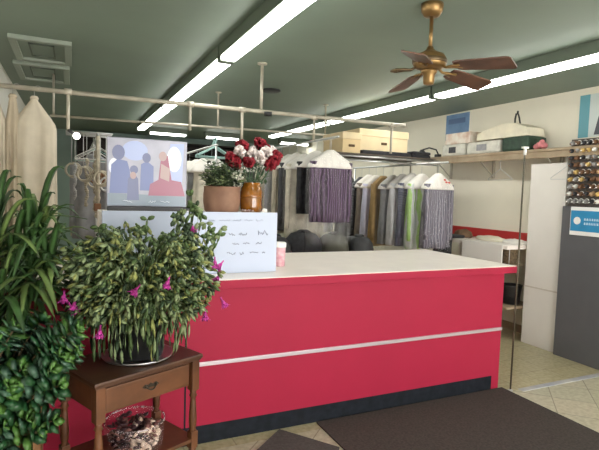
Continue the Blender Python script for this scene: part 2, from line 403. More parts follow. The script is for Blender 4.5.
print_part('lower_band', [[(-.235, .036), (.23, .036), (.23, .10), (-.235, .11)]], P_band, .0007)
print_part('blue_figure', [[(-.225, .11), (-.215, .28), (-.18, .315), (-.125, .305), (-.11, .25), (-.10, .11)], [(-.05, .13), (-.045, .29), (-.01, .31), (.03, .28), (.03, .13)]], P_blue, .0012)
print_part('slate_head', [ell(-.175, .355, .036, .045), ell(-.012, .33, .025, .03)], P_navy, .0014)
print_part('small_figure', [[(-.125, .07), (-.12, .2), (-.085, .235), (-.06, .2), (-.055, .07)], ell(-.085, .255, .024, .026)], P_navy, .0016)
print_part('rose_figure', [[(.0, .10), (.01, .17), (.06, .2), (.075, .34), (.115, .35), (.14, .2), (.20, .19), (.225, .10)], ], P_rose, .0018)
print_part('tan_shape', [ell(.085, .345, .024, .03), [(.07, .21), (.075, .30), (.13, .27), (.125, .19)], ell(-.09, .22, .018, .022)], P_skin, .0021)
for (x0, x1) in ((-.15, -.09), (.0, .13)):
    m = MB(); scribble(m, [(x0, x1, .062, .012, int(x0*100)+50)], -.0136); m.build('caption_marks', P_lite, r)

# flower pot with greenery
ZR = 1.402
r = thing('flower_pot', 'tan bark-textured round pot of green plants beside amber vase', 'potted plant', (.92, 3.235, ZR))
MB().lathe([(.105, 0), (.115, .01), (.124, .07), (.124, .12), (.120, .16), (.124, .172), (.112, .17), (.10, .15)], n=28).build('pot', M_potbr, r)
MB().lathe([(.105, .145), (.06, .152), (.001, .154)], n=20).build('soil', M_soil, r)
m = MB(); q = random.Random(21)
for k in range(190):
    a = q.uniform(0, 2*PI); rr = q.uniform(0, .10); H = q.uniform(.03, .19); p0 = V((rr*math.cos(a), rr*math.sin(a), .15))
    p1 = p0+V((math.cos(a)*q.uniform(0, .07)-.012, math.sin(a)*q.uniform(0, .05), H))
    m.mi = 2; m.tube([p0, p1], .0018, 4)
    for j in range(4):
        b = q.uniform(0, 2*PI); m.mi = q.choice((0, 0, 1, 2)); m.leaf(p0.lerp(p1, q.uniform(.5, 1)), V((math.cos(b), math.sin(b), q.uniform(-.3, .6))), V((0, 0, 1)), q.uniform(.035, .058), .028, .002)
m.build('foliage', [mat('pot_leaf', (.07, .12, .045), .5), mat('pot_leaf_pale', (.20, .25, .11), .5), mat('pot_leaf_dark', (.025, .045, .018), .5)], r)
m = MB()
for k in range(9):
    a = q.uniform(-2.9, .3); m.ball((.095*math.cos(a), .095*math.sin(a), .168), .012, 1)
m.build('dried_trim', mat('dried_maroon', (.10, .02, .02), .7), r)
m = MB()
for (x, z) in ((.085, .19), (.10, .235), (.07, .25)): 
    for j in range(5):
        b = j*1.26; m.leaf(V((x, -.05, z)), V((math.cos(b), -.3, math.sin(b))), V((0, -1, 0)), .034, .022, .003)
m.build('white_flower', mat('ivory_petal', (.82, .80, .70), .6), r)

# amber vase with carnations
r = thing('flower_vase', 'amber glass jar vase of red and white carnations', 'vase', (1.128, 3.235, ZR))
M_amber = mat('amber_glass', (.24, .085, .008), .08, noise=.25, scale=16, coat=.8)
MB().lathe([(.062, 0), (.075, .008), (.078, .04), (.078, .14), (.07, .17), (.062, .185), (.066, .205), (.06, .205), (.056, .185)], n=28).build('vase', M_amber, r)
MB().lathe([(.0795, .10), (.081, .105), (.081, .115), (.0795, .12)], n=28).build('glass_ridge', M_amber, r)
m = MB(); q = random.Random(5)
heads = [(-.145, .01, .375, 0), (-.065, .03, .455, 0), (-.04, -.05, .345, 0), (.06, .02, .485, 0), (.15, -.03, .37, 0), (.115, -.05, .335, 0), (.02, .05, .42, 1), (.09, -.03, .42, 1), (-.005, -.02, .395, 1), (.145, .03, .43, 1), (-.095, -.02, .41, 1), (.04, -.05, .385, 1), (-.13, -.03, .335, 0), (.1, .03, .455, 0), (.18, .01, .40, 0)]
for x, y, z, c in heads: m.tube([(x*.12, y*.12, .15), (x*.5, y*.5, z*.6), (x, y, z-.02)], .003, 5)
for k in range(70):
    a = q.uniform(0, 2*PI); m.leaf(V((q.uniform(-.08, .09), q.uniform(-.05, .05), q.uniform(.19, .33))), V((math.cos(a), math.sin(a), q.uniform(-.2, .9))), V((0, 0, 1)), q.uniform(.04, .07), .02, .002)
m.build('stems', mat('carnation_leaf', (.055, .12, .05), .5, noise=.3), r)
M_carn = mat('carnation_red', (.27, .005, .018), .65, noise=.35, scale=60); M_carw = mat('carnation_white', (.82, .72, .70), .65, noise=.1, scale=60)
for x, y, z, c in heads:
    m = MB()
    for k in range(44):
        d = V((q.gauss(0, 1), q.gauss(0, 1), q.gauss(.35, .8))).normalized()
        m.leaf(V((x, y, z-.006)), d, V((q.gauss(0, 1), q.gauss(0, 1), q.gauss(0, 1))).normalized(), q.uniform(.036, .058), .044, .002, .7)
    fl = m.build('carnation', M_carw if c else M_carn, r)
    fl['label'] = 'white carnation' if c else 'dark red carnation'
# trinkets in front of the vase
r = thing('trinket_dish', 'small heap of brown and white trinkets lying in front of amber vase', 'trinkets', (1.07, 3.125, ZR))
MB().lathe([(.035, 0), (.05, .012), (.046, .012), (.03, .004)], n=18).build('dish', M_brown, r)
m = MB()
for k in range(12): m.ball((q.uniform(-.035, .035), q.uniform(-.03, .03), .016), q.uniform(.006, .011), 1)
m.build('beads', mat('mixed_beads', (.18, .05, .04), .4, col2=(.7, .6, .55), scale=40), r)
r = thing('folded_card', 'tiny white folded card on riser right of the trinkets', 'card', (1.19, 3.13, ZR))
m = MB(); m.prism([(-.02, 0), (.02, .0), (.012, .028), (-.014, .034)], lambda u, v, w: V((u+.2*v, w, v)), .004); m.prism([(-.02, 0), (.02, .0), (.012, .028), (-.014, .034)], lambda u, v, w: V((u+.2*v, .022-w-v*.4, v)), .004)
m.build('card', M_paper, r)
r = thing('pink_cup', 'small pink and white canister standing right of the handwritten board', 'canister', (1.372, 3.28, 1.013))
MB().lathe([(.036, 0), (.040, .004), (.042, .09), (.043, .135), (.04, .14)], n=22).build('body', mat('pink_print', (.80, .56, .60), .5, col2=(.66, .30, .38), scale=30), r)
MB().lathe([(.046, .138), (.047, .142), (.047, .168), (.04, .174)], n=22).build('lid', M_paper, r)

# ------------------------------------------------------------------ side table
TA = math.radians(24.9)
tb = thing('side_table', 'dark walnut side table with drawer and turned legs before counter', 'side table', (.2727, 2.53, 0), TA)
W2, D2, H = .2925, .20, .70
m = MB(); m.box(-W2, W2, -D2, D2, H-.022, H, .007); m.box(-W2+.008, W2-.008, -D2+.008, D2-.008, H-.03, H-.022); m.build('tabletop', M_woodd, tb)
m = MB(); ax, ay = W2-.035, D2-.035
m.box(-ax, ax, -ay+.008, -ay+.02, H-.165, H-.03); m.box(-ax, ax, ay-.02, ay-.008, H-.165, H-.03); m.box(-ax+.008, -ax+.02, -ay, ay, H-.165, H-.03); m.box(ax-.02, ax-.008, -ay, ay, H-.165, H-.03)
m.build('apron', M_wood, tb)
dr = MB().box(-ax+.03, ax-.03, -ay-.006, -ay+.008, H-.15, H-.045, .005).build('drawer', M_wood, tb)
m = MB(); z = H-.097; y = -ay-.008
m.tube(bez((-.028, y, z+.004), (0, y-.03, z-.028), (.028, y, z+.004), 9), .0035, 6)
for x in (-.028, .028): m.ball((x, y, z+.004), .008, 1)
m.prism([(-.045, .004), (-.03, .016), (-.012, .010), (0, .018), (.012, .010), (.03, .016), (.045, .004), (.03, -.006), (0, -.002), (-.03, -.006)], lambda u_, v_, w_: V((u_, y+.002-w_, z+v_)), .003)
m.build('drawer_pull', mat('dark_brass_pull', (.05, .04, .03), .4, metal=.6), dr)
for sx in (-1, 1):
    for sy in (-1, 1):
        m = MB(); cx, cy = sx*ax, sy*ay
        m.box(cx-.022, cx+.022, cy-.022, cy+.022, H-.19, H-.03, .003)
        m.lathe([(.012, 0), (.015, .05), (.017, .16), (.013, .175), (.02, .185), (.02, .2)], (cx, cy, 0), 14)
        m.box(cx-.02, cx+.02, cy-.02, cy+.02, .20, .29, .003)
        m.lathe([(.02, .29), (.014, .30), (.019, .315), (.021, .36), (.015, .455), (.013, .47), (.021, .48), (.014, .495), (.02, .51)], (cx, cy, 0), 14)
        m.build('leg', M_wood, tb)
MB().box(-ax-.015, ax+.015, -ay-.015, ay+.015, .235, .255, .004).build('shelf', M_wood, tb)
# glass bowl with shells
r = thing('glass_bowl', 'clear glass bowl on the lower shelf of the side table', 'bowl', (.283, 2.445, .256))
prof = [(.08, 0), (.115, .008), (.135, .05), (.142, .11), (.142, .165), (.137, .165), (.137, .11), (.130, .052), (.10, .012)]
MB().lathe(prof, n=32, cap=False).build('bowl', film_mat('bowl_glass', .03, (.75, .66, .70), .05), r)
MB().lathe([(.137, .160), (.143, .162), (.143, .168), (.137, .168)], n=32, cap=False).build('rim', film_mat('rim_glass', .25, (.72, .60, .66), .05), r)
q = random.Random(3)
m = MB()
for k in range(260):
    a = q.uniform(0, 2*PI); zz = q.uniform(.02, .150); rr = (.09+.035*min(1, zz/.08))*math.sqrt(q.random())*.9
    m.mi = 1 if (math.cos(a)*rr > -.02 and math.sin(a)*rr < .03 and q.random() < .6) else (2 if q.random() < .25 else 0)
    d = V((q.gauss(0, 1), q.gauss(0, 1), q.gauss(0, .6))).normalized()
    m.leaf(V((rr*math.cos(a), rr*math.sin(a), zz))-d*.015, d, V((0, 0, 1)), q.uniform(.03, .05), q.uniform(.022, .036), .008)
o = m.build('potpourri', [mat('potpourri_dark', (.05, .015, .02), .7), mat('potpourri_cream', (.72, .55, .45), .6), mat('potpourri_brown', (.20, .08, .07), .7)])
o.location = (.283, 2.445, .262)
tag(o, 'heap of dark and cream potpourri petals inside the glass bowl', 'potpourri', kind='stuff')

# ------------------------------------------------------------------ holiday cactus
PX, PY = .305, 2.545
r = thing('saucer_tray', 'silver rimmed round saucer under black cactus pot', 'saucer', (PX, PY, H))
MB().lathe([(.13, 0), (.165, .006), (.175, .018), (.17, .018), (.155, .008), (.12, .005)], n=36).build('saucer', M_silver, r)
ca = thing('holiday_cactus', 'large bushy holiday cactus with magenta flowers on the side table', 'potted plant', (PX, PY, H+.006))
MB().lathe([(.105, 0), (.12, .006), (.14, .17), (.15, .175), (.15, .20), (.142, .20), (.132, .17)], n=30).build('pot', M_black, ca)
MB().lathe([(.134, .165), (.08, .18), (.001, .185)], n=24).build('soil', M_soil, ca)
q = random.Random(11); m = MB(); tips = []
def stem_path(az, Rr, Hp, drop, n):
    pts = []
    c, s = math.cos(az), math.sin(az)
    for i in range(n+1):
        t = i/n; rr = .03+Rr*(t**.85)
        x, y = c*rr, s*rr
        if y > .22: y = .22+(y-.22)*.3
        z = .19+Hp*4*t*(1-t*.92)*.55*(1.6-t)*.62+drop*t*t
        y = min(y, .27)
        pts.append(V((x, y, z)))
    return pts
def clampy(p):
    if p.y > .24: p.y = .24+(p.y-.24)*.1
    return p
def fill(pts, base, n, q):
    for i in range(n):
        d = pts[i+1]-pts[i]
        nr = V((q.gauss(0, .7), q.gauss(-.4, .6), q.gauss(.5, .5))).normalized()
        m.mi = base if q.random() < .75 else q.choice((0, 1, 2, 3))
        m.leaf(pts[i], d, nr, d.length*1.08, q.uniform(.014, .020), .003, .58)
for k in range(470):
    th = q.uniform(-PI, PI); 
    if q.random() < .5: th = q.uniform(-PI*.97, .1)
    el = math.asin(q.uniform(-.85, 1)); sh = q.uniform(.72, 1.04)
    cz = math.copysign(abs(math.sin(el))**.8, math.sin(el)); ch = max(.1, math.cos(el))**.7
    e = V((math.cos(th)*ch*.40*sh+.0, math.sin(th)*ch*.33*sh, .385+cz*.245*sh))
    if e.z < .22:
        rr = math.hypot(e.x, e.y); lo = .22-(.20 if rr < .24 else .10)
        e.z = max(e.z, lo)
        if rr < .17: e.x *= .19/max(rr, .03); e.y *= .19/max(rr, .03)
    ctrl = V((e.x*.62, e.y*.62, max(e.z+q.uniform(.06, .20), .36)))
    L = (ctrl-V((0, 0, .2))).length+(e-ctrl).length; n = max(4, min(10, int(L/.056)))
    pts = [clampy(p) for p in bez((e.x*.15, e.y*.15, .19), ctrl, e, n+1)]
    for i in range(1, n+1): pts[i] += V((q.gauss(0, .007), q.gauss(0, .007), q.gauss(0, .007)))
    fill(pts, q.choice((0, 0, 1, 1, 2, 3)), n, q)
    for j in range(q.choice((1, 2, 3))):
        d = (pts[-1]-pts[-2]).normalized()+V((q.gauss(0, .6), q.gauss(0, .5), q.gauss(0, .5)-.1))
        p2 = clampy(pts[-2]+d.normalized()*.046); m.mi = q.choice((0, 1, 2, 3, 1)); m.leaf(pts[-2], p2-pts[-2], V((q.gauss(0, .6), -1, .4)).normalized(), .048, .019, .003, .58)
# fringe hanging over the front of the pot
for k in range(130):
    th = q.uniform(-PI*.98, -.02); r0 = q.uniform(.155, .26); e = V((math.cos(th)*r0, math.sin(th)*r0, q.uniform(.02, .20)))
    if q.random() < .3: e.z = q.uniform(.15, .3)
    top = q.uniform(.28, .44); ctrl = V((e.x*.95, e.y*.95, top+.12))
    pts = bez((e.x*.5, e.y*.5, .22), ctrl, e, 10)
    for i in range(1, 10): pts[i] += V((q.gauss(0, .006), q.gauss(0, .006), q.gauss(0, .004)))
    fill(pts, q.choice((1, 1, 0, 0, 2)), 9, q)
# taller sprigs on the right and a few at the top
for (x, y, z) in ((.275, .04, .775), (.30, .0, .70), (.22, .05, .70), (.33, -.03, .66), (.36, -.05, .60), (.27, .02, .74), (.02, .0, .66), (-.17, -.02, .64), (.19, .0, .68), (.24, -.04, .64), (.39, -.02, .62)):
    for kk in range(3):
        e = V((x+q.gauss(0, .014), y+q.gauss(0, .01), z+q.gauss(0, .02))); pts = bez((x*.3, y*.3, .2), (x*.9, y, z*.7), e, 11); base = q.choice((0, 1, 2, 0))
        for i in range(1, 10): pts[i] += V((q.gauss(0, .008), q.gauss(0, .008), 0))
        for i in range(10): m.mi = base; m.leaf(pts[i], pts[i+1]-pts[i], V((q.gauss(0, .9), q.gauss(-.4, .8), .3)), (pts[i+1]-pts[i]).length*1.06, q.uniform(.016, .022), .003, .55)
        for j in range(3):
            aa = q.uniform(0, 2*PI); m.leaf(e, V((math.cos(aa), q.gauss(0, .3), math.sin(aa)*.7+.2)), V((0, -1, 0)), .04, .022, .003, .55)
m.build('foliage', [M_leafA, M_leafB, M_leafC, M_leafY], ca)
fl = [(-.335, -.12, .36), (-.29, -.13, .325), (-.19, -.26, .225), (.10, -.27, .43), (-.03, -.26, .40), (.36, -.10, .49), (.405, -.08, .47), (.40, -.10, .28), (.30, -.16, .24), (.40, -.05, .40), (-.31, -.15, .31), (.26, .02, .66)]
for (x, y, z) in fl:
    b = MB(); tip = V((q.gauss(0, .5)-.1, -.45, -.8)).normalized(); p = V((x, y, z))
    for j in range(3):
        for kx in range(6):
            aa = kx*PI/3+j*.5; sd = tip.orthogonal().normalized(); s2 = tip.cross(sd)
            dd = (tip*(.9-.15*j)+(sd*math.cos(aa)+s2*math.sin(aa))*(.35+.25*j)).normalized()
            b.leaf(p+tip*.014*j, dd, tip, .034, .014, .0015)
    b.tube([p-tip*.012, p+tip*.05], .004, 6)
    b.build('flower', M_pink, ca)

# ------------------------------------------------------------------ tall strap-leaf plant on a wooden stand
r = thing('plant_stand', 'brown wooden plant stand between the jade plant and counter', 'plant stand', (-.25, 2.62, 0))
for sx in (-1, 1):
    for sy in (-1, 1):
        MB().box(sx*.10-.02, sx*.10+.02, sy*.10-.02, sy*.10+.02, 0, .70, .004).build('leg', mat('oak_stain', (.20, .095, .035), .5, col2=(.30, .15, .06), scale=7), r)
MB().box(-.15, .15, -.15, .15, .70, .73, .005).build('top', M_wood, r)
MB().box(-.105, .105, -.105, .105, .28, .30).build('shelf', M_wood, r)
r = thing('dragon_plant', 'tall plant with long arching green strap leaves beside the left wall', 'potted plant', (-.25, 2.62, .73))
MB().lathe([(.08, 0), (.09, .005), (.115, .16), (.12, .185), (.108, .185), (.10, .16)], n=26).build('pot', mat('green_glaze', (.05, .09, .06), .35), r)
MB().lathe([(.104, .155), (.001, .17)], n=20).build('soil', M_soil, r)
q = random.Random(17)
m = MB()
crowns = [V((.0, 0, .34)), V((.07, -.05, .42)), V((-.10, .03, .45)), V((.05, .06, .30)), V((-.05, -.09, .24)), V((.15, -.06, .34)), V((.10, .0, .50)), V((-.06, -.04, .54))]
for c in crowns: m.tube([(c.x*.3, c.y*.3, .15), (c.x*.7, c.y*.7, c.z*.6), tuple(c)], .011, 7)
m.build('stem', M_stem, r)
m = MB()
for c in crowns:
    for k in range(36):
        az = q.uniform(0, 2*PI); L = q.uniform(.32, .54); el = q.uniform(.0, 1.0); out = L*(.75-.45*el); rise = L*(.15+.78*el)
        fall = -L*q.uniform(.1, .75)*(1-el*.8)
        s = V((math.cos(az), math.sin(az), 0))
        if s.x < -.3: out *= .55
        if s.y > 0: out *= .5
        p0 = c+V((0, 0, q.uniform(-.09, .02))); p1 = p0+s*out*.45+V((0, 0, rise)); p2 = p0+s*out*1.1+V((0, 0, rise*1.0+fall))
        pts = bez(p0, p1, p2, 9)
        for p in pts: p.x = max(p.x, -.34)
        m.mi = 0 if q.random() < .62 else 1
        m.strap(pts, q.uniform(.015, .024))
m.build('leaves', [M_strapA, M_strapB], r)

# ------------------------------------------------------------------ jade plant
r = thing('low_stool', 'low wooden stool holding the terracotta pot', 'stool', (-.34, 2.25, 0))
for sx in (-1, 1):
    for sy in (-1, 1): MB().tube([(sx*.11, sy*.11, 0), (sx*.085, sy*.085, .16)], .016, 8).build('leg', M_wood, r)
MB().lathe([(.15, .15), (.155, .155), (.155, .175), (.15, .18)], n=26).build('seat', M_wood, r)
r = thing('jade_plant', 'glossy jade plant with thick rounded leaves in terracotta pot', 'potted plant', (-.34, 2.25, .18))
MB().lathe([(.09, 0), (.10, .004), (.13, .24), (.145, .245), (.148, .30), (.138, .30), (.125, .25)], n=28).build('pot', M_terra, r)
MB().lathe([(.13, .25), (.001, .265)], n=20).build('soil', M_soil, r)
q = random.Random(29); mb = MB(); m = MB(); ends = []
for k in range(105):
    x = q.uniform(-.22, .42); z = q.uniform(.30, .80); y = q.uniform(-.17, .20)
    if z < .52 and x > .25: z += .2
    if z > .62 and x > .36: x -= .1
    if z > .70: x = min(x, .30)
    if z < .34+max(0, x-.08)*.9: z = .34+max(0, x-.08)*.9+q.uniform(0, .15)
    ends.append(V((min(x, .355), y, z)))
ends += [V((.27, -.12, .43)), V((.22, -.13, .40)), V((.10, -.14, .33)), V((.04, -.15, .34)), V((-.04, -.15, .32))]
for e in ends:
    p0 = V((q.uniform(-.04, .04), q.uniform(-.04, .04), .25)); mid = V((e.x*.45, e.y*.45, max(.33, e.z*.8+.05)))
    pts = bez(p0, mid, e, 8); mb.tube(pts, [.008-.0008*i for i in range(8)], 6)
    for j in range(5):
        t = pts[-1-(j//3)*2]; d0 = (pts[-1]-pts[-2]).normalized()
    ax_ = (pts[-1]-pts[-2]).normalized(); s1 = ax_.orthogonal().normalized(); s2 = ax_.cross(s1)
    for ring, (off, tilt, L) in enumerate(((0, 1.1, .044), (-.014, .45, .066), (-.036, .15, .076), (-.06, .0, .07))):
        for kx in range(4):
            aa = kx*PI/2+ring*PI/4+q.uniform(-.2, .2); rd = s1*math.cos(aa)+s2*math.sin(aa)
            d = (rd+ax_*tilt+V((0, 0, .15))).normalized(); p = e+ax_*off
            if p.z < .30 and p.x > .12: continue
            m.mi = 1 if ring == 0 or q.random() < .15 else q.choice((0, 0, 0, 2)); m.leaf(p, d, ax_, L*q.uniform(.85, 1.15), L*.78, .006, .55)
mb.build('branches', M_stem, r); m.build('leaves', [M_jadeA, M_jadeB, M_jadeC], r)

# ------------------------------------------------------------------ garments
def drape(m, prof, seed, amp=.25, k1=7, k2=13, n=44, ox=0., oy=0.):
    q = random.Random(seed); a1, a2 = q.uniform(0, 6.28), q.uniform(0, 6.28); z0, z1 = prof[0][0], prof[-1][0]
    pts = []
    P = []
    for (za, wa, da), (zb, wb, db) in zip(prof[:-1], prof[1:]):
        st = max(1, int(abs(zb-za)/.09))
        for i in range(st): t = i/st; P.append((za+(zb-za)*t, wa+(wb-wa)*t, da+(db-da)*t))
    P.append(prof[-1])
    rings = []
    for z, w, d in P:
        t = (z-z0)/(z1-z0) if z1 != z0 else 0; ring = []
        for k in range(n):
            a = 2*PI*k/n; c, s = math.cos(a), math.sin(a)
            rip = amp*min(1, t*2.2)*(math.sin(k1*a+a1)+.7*math.sin(k2*a+a2+t*2))
            x = w*math.copysign(abs(c)**.75, c)*(1+.06*rip); y = d*math.copysign(abs(s)**.8, s)*(1+rip)
            ring.append(V((ox+x, oy+y, z)))
        rings.append(ring)
    m.loft(rings)
SH = [(0, .045, .028), (-.025, .075, .035), (-.10, .185, .045), (-.14, .205, .05), (-.30, .205, .06)]
def garment(name, label, cat, x, y, zp, rail_z, mt, L=.75, rz=0., w=1., sleeves=True, cape=True, bag=True, bagL=.30, film=None, seed=0, group=None, redp=False, coat=False, thick=1.):
    r = thing(name, label, cat, (x, y, zp), rz, group)
    m = MB(); hk = rail_z-zp+.012
    pts = [(0, 0, -.01), (0, 0, hk-.035)]+[(.016-.016*math.cos(t), 0, hk-.035+.022*math.sin(t)+.013) for t in [PI*i/6 for i in range(7)]]
    m.tube(pts, .0022, 5); m.tube([(-.20*w, 0, -.135), (-.02, 0, -.02), (.02, 0, -.02), (.20*w, 0, -.135)], .003, 5)
    m.build('hanger', M_wire, r)
    prof = [(z, a*w, b*thick) for z, a, b in SH]+[(-L, .225*w, .062*thick)]
    m = MB(); drape(m, prof, seed, .42, 5, 8); m.build('body', mt, r)
    if sleeves:
        for sx in (-1, 1):
            m = MB(); q = random.Random(seed+sx); l = L*q.uniform(.72, .82)
            rings = []
            for i in range(8):
                t = i/7; z = -.115-l*t; cx = sx*(.20*w+.012*t); ra = .042-.012*t
                rings.append([V((cx+ra*.85*math.cos(2*PI*k/12)*(1+.15*math.sin(3*k+9*t)), -.02-.02*t+ra*1.05*math.sin(2*PI*k/12), z)) for k in range(12)])
            m.loft(rings); m.build('sleeve', mt, r)
    if cape:
        m = MB(); drape(m, [(.012, .03, .03), (-.02, .085, .045), (-.10, .205*w, .066*thick), (-.15, .245*w, .078*thick), (-.178, .25*w, .082*thick)], seed+3, .05); cp = m.build('shoulder_cover', M_cape, r)
        if redp:
            m = MB(); q = random.Random(seed)
            for i in range(3): m.prism(ell(-.02+.03*i+q.uniform(-.01, .01), -.075+q.uniform(-.012, .012)-.012*i, .02, .011, 10), lambda u_, v_, w_: V((u_, -.072*thick-w_+v_*.25-.012, v_)), .002)
            m.build('red_print', M_redink, cp)
    if bag:
        m = MB(); drape(m, [(.016, .035, .035), (-.02, .095, .05), (-.10, .22*w, .075*thick), (-.16, .26*w, .088*thick), (-.4, .262*w, .094*thick), (-L-bagL, .25*w, .09*thick)], seed+5, .10, 5, 8, 44)
        m.build('plastic_cover', film or M_film, r)
    return r

C_purple = wave_mat('purple_striped_cotton', (.028, .009, .032), (.13, .075, .15), 10, 'X', .6, 2.5)
C_plum = wave_mat('plum_cotton', (.05, .018, .055), (.14, .07, .14), 9, 'X', .6, 3.)
C_blackc = mat('black_wool', (.022, .022, .026), .85, noise=.5, scale=18)
C_cream = mat('cream_wool', (.62, .57, .47), .85, noise=.12, scale=14)
C_char = mat('charcoal_wool', (.06, .06, .068), .85, noise=.3, scale=14)
C_beige = mat('beige_gabardine', (.50, .44, .34), .85, noise=.15, scale=14)
C_grey = mat('grey_flannel', (.30, .30, .32), .85, noise=.15, scale=14)
C_whitec = mat('white_cotton', (.76, .76, .80), .75, noise=.06, scale=14)
C_lav = mat('lavender_white_cotton', (.66, .65, .82), .75, noise=.06, scale=14)
C_taupe = mat('taupe_cotton', (.26, .21, .18), .85, noise=.15, scale=14)
C_tan = mat('tan_suede', (.38, .25, .11), .8, noise=.15, scale=14)
C_navy = wave_mat('navy_print', (.03, .035, .07), (.20, .20, .28), 20, 'DIAGONAL', .7, 6.)
C_blkp = wave_mat('black_floral_print', (.02, .02, .025), (.24, .24, .27), 16, 'DIAGONAL', .7, 9., (.55, .8))
C_green = wave_mat('lime_and_white_print', (.42, .66, .20), (.74, .77, .76), 4, 'X', .7, 3., (.2, .5))
C_gpl = wave_mat('grey_mauve_print', (.12, .11, .15), (.27, .25, .30), 12, 'X', .7, 4.)
C_ivory = mat('ivory_dress_cover', (.60, .53, .42), .8, noise=.07, scale=8)
C_bluish = mat('pale_blue_cotton', (.50, .58, .70), .8, noise=.08, scale=14)

# rails
def rail(label, x, y0, y1, z, posts):
    r = thing('garment_rail', label, 'clothes rail', (x, 0, 0), 0, 'garment rails running to the back')
    MB().tube([(0, y0, z), (0, y1, z)], .013, 8).build('rail', M_chrome, r)
    for yy in posts:
        m = MB(); m.tube([(0, yy, .01), (0, yy, z)], .011, 8); m.box(-.2, .2, yy-.02, yy+.02, 0, .02, .004); m.build('floor_post', M_chrome, r)
rail('middle garment rail carrying purple shirts and black coat', 2.46, 4.42, 9.0, 2.13, (6.4, 8.9))
rail('right-hand garment rail under the cardboard boxes', 3.88, 4.4, 7.9, 1.945, (6.42, 7.8))
rail('left garment rail behind the flower pots', 1.50, 5.5, 9.0, 2.06, (5.55, 8.9))
rail('leftmost garment rail behind the poster display', .22, 4.9, 8.2, 2.02, (5.2, 8.1))

GA = 'bagged garments on the middle rail'
A = [('shirt', 'purple striped shirt under a white shoulder cover, front of middle rail', 4.56, C_purple, .74, 0),
     ('shirt', 'plum shirt pressed directly behind the purple striped shirt', 4.68, C_plum, .72, 0),
     ('coat', 'short black jacket hanging behind the purple shirts', 4.88, C_blackc, .68, 0),
     ('coat', 'long cream coat in plastic next behind the black jacket', 5.20, C_cream, .96, 0),
     ('coat', 'charcoal coat hanging behind the long cream coat', 5.42, C_char, .92, 0),
     ('coat', 'beige coat in plastic, second behind the long cream coat', 5.64, C_beige, .96, 0),
     ('coat', 'grey flannel jacket hanging behind the beige coat', 5.92, C_grey, .8, 0),
     ('coat', 'pale cream garment hanging behind the grey flannel jacket', 6.22, C_cream, .9, 0),
     ('coat', 'black coat hanging right of carnation leaves, far along middle rail', 6.55, C_blackc, .95, 0),
     ('coat', 'beige coat far along the middle rail, behind a black coat', 6.95, C_beige, .9, 0),
     ('coat', 'grey garment second from the far end of middle rail', 7.4, C_grey, .9, 0),
     ('coat', 'white garment at the far end of the middle rail', 7.9, C_whitec, .9, 0)]
for i, (nm, lb, y, mt, L, _) in enumerate(A):
    garment('bagged_'+nm, lb, 'garment', 2.46+rnd.uniform(-.012, .012)+(.055 if i == 1 else 0), y, 2.0+rnd.uniform(-.015, .015), 2.13, mt, L, rnd.uniform(-.06, .06), 1.0 if i else 1.03, True, True, i not in (2, 4), max(.04, .985-L), M_film if i < 2 else M_film2, 10+i, GA, False, thick=1.25)
GB = 'bagged garments on the right-hand rail'
B = [('shirt', 'grey mauve print blouse, front of right-hand rail', 4.56, C_gpl, .86, True),
     ('shirt', 'lime and white print top, second on right-hand rail', 4.86, C_green, .90, True),
     ('shirt', 'navy print blouse hanging behind the lime print top', 5.06, C_navy, .90, False),
     ('shirt', 'white shirt hanging behind the navy print blouse', 5.24, C_whitec, .90, True),
     ('shirt', 'grey shirt hanging behind the white shirt, middle of right-hand rail', 5.46, C_grey, .90, False),
     ('coat', 'tan suede jacket between grey and lavender shirts', 5.66, C_tan, .95, False),
     ('shirt', 'lavender white shirt hanging in front of taupe coat', 5.84, C_lav, .90, False),
     ('coat', 'taupe coat hanging behind the lavender white shirt', 6.04, C_taupe, .92, False),
     ('shirt', 'black floral print blouse, near the far end of right-hand rail', 6.24, C_blkp, .92, False),
     ('coat', 'charcoal coat at the far end of right-hand rail', 6.6, C_char, .95, False),
     ('shirt', 'white shirt at the far end of right-hand rail, behind charcoal coat', 7.0, C_whitec, .9, False)]
for i, (nm, lb, y, mt, L, rp) in enumerate(B):
    garment('bagged_'+nm, lb, 'garment', 3.88+rnd.uniform(-.012, .012), y, 1.815+rnd.uniform(-.02, .02), 1.945, mt, L, rnd.uniform(.12, .26), 1.0, True, i in (0, 1, 2, 3, 4, 6, 7, 10), i < 5, max(.06, .92-L), M_film, 40+i, GB, rp, thick=1.2)
GC = 'garments on the left rail'
Cc = [('coat', 'off-white coat at the front of the left rail beside flower pot', 5.75, C_cream, .95), ('coat', 'grey coat second on the left rail', 6.1, C_grey, .95), ('coat', 'white garment third on the left rail', 6.5, C_whitec, .95), ('coat', 'beige garment fourth on the left rail', 6.95, C_beige, .95), ('coat', 'charcoal garment fifth on the left rail', 7.5, C_char, .95), ('coat', 'white garment last on the left rail', 8.2, C_whitec, .95)]
for i, (nm, lb, y, mt, L) in enumerate(Cc):
    garment('bagged_'+nm, lb, 'garment', 1.5, y, 1.93, 2.06, mt, L, rnd.uniform(-.06, .06), 1., False, True, False, .1, M_film2, 70+i, GC, thick=1.2)

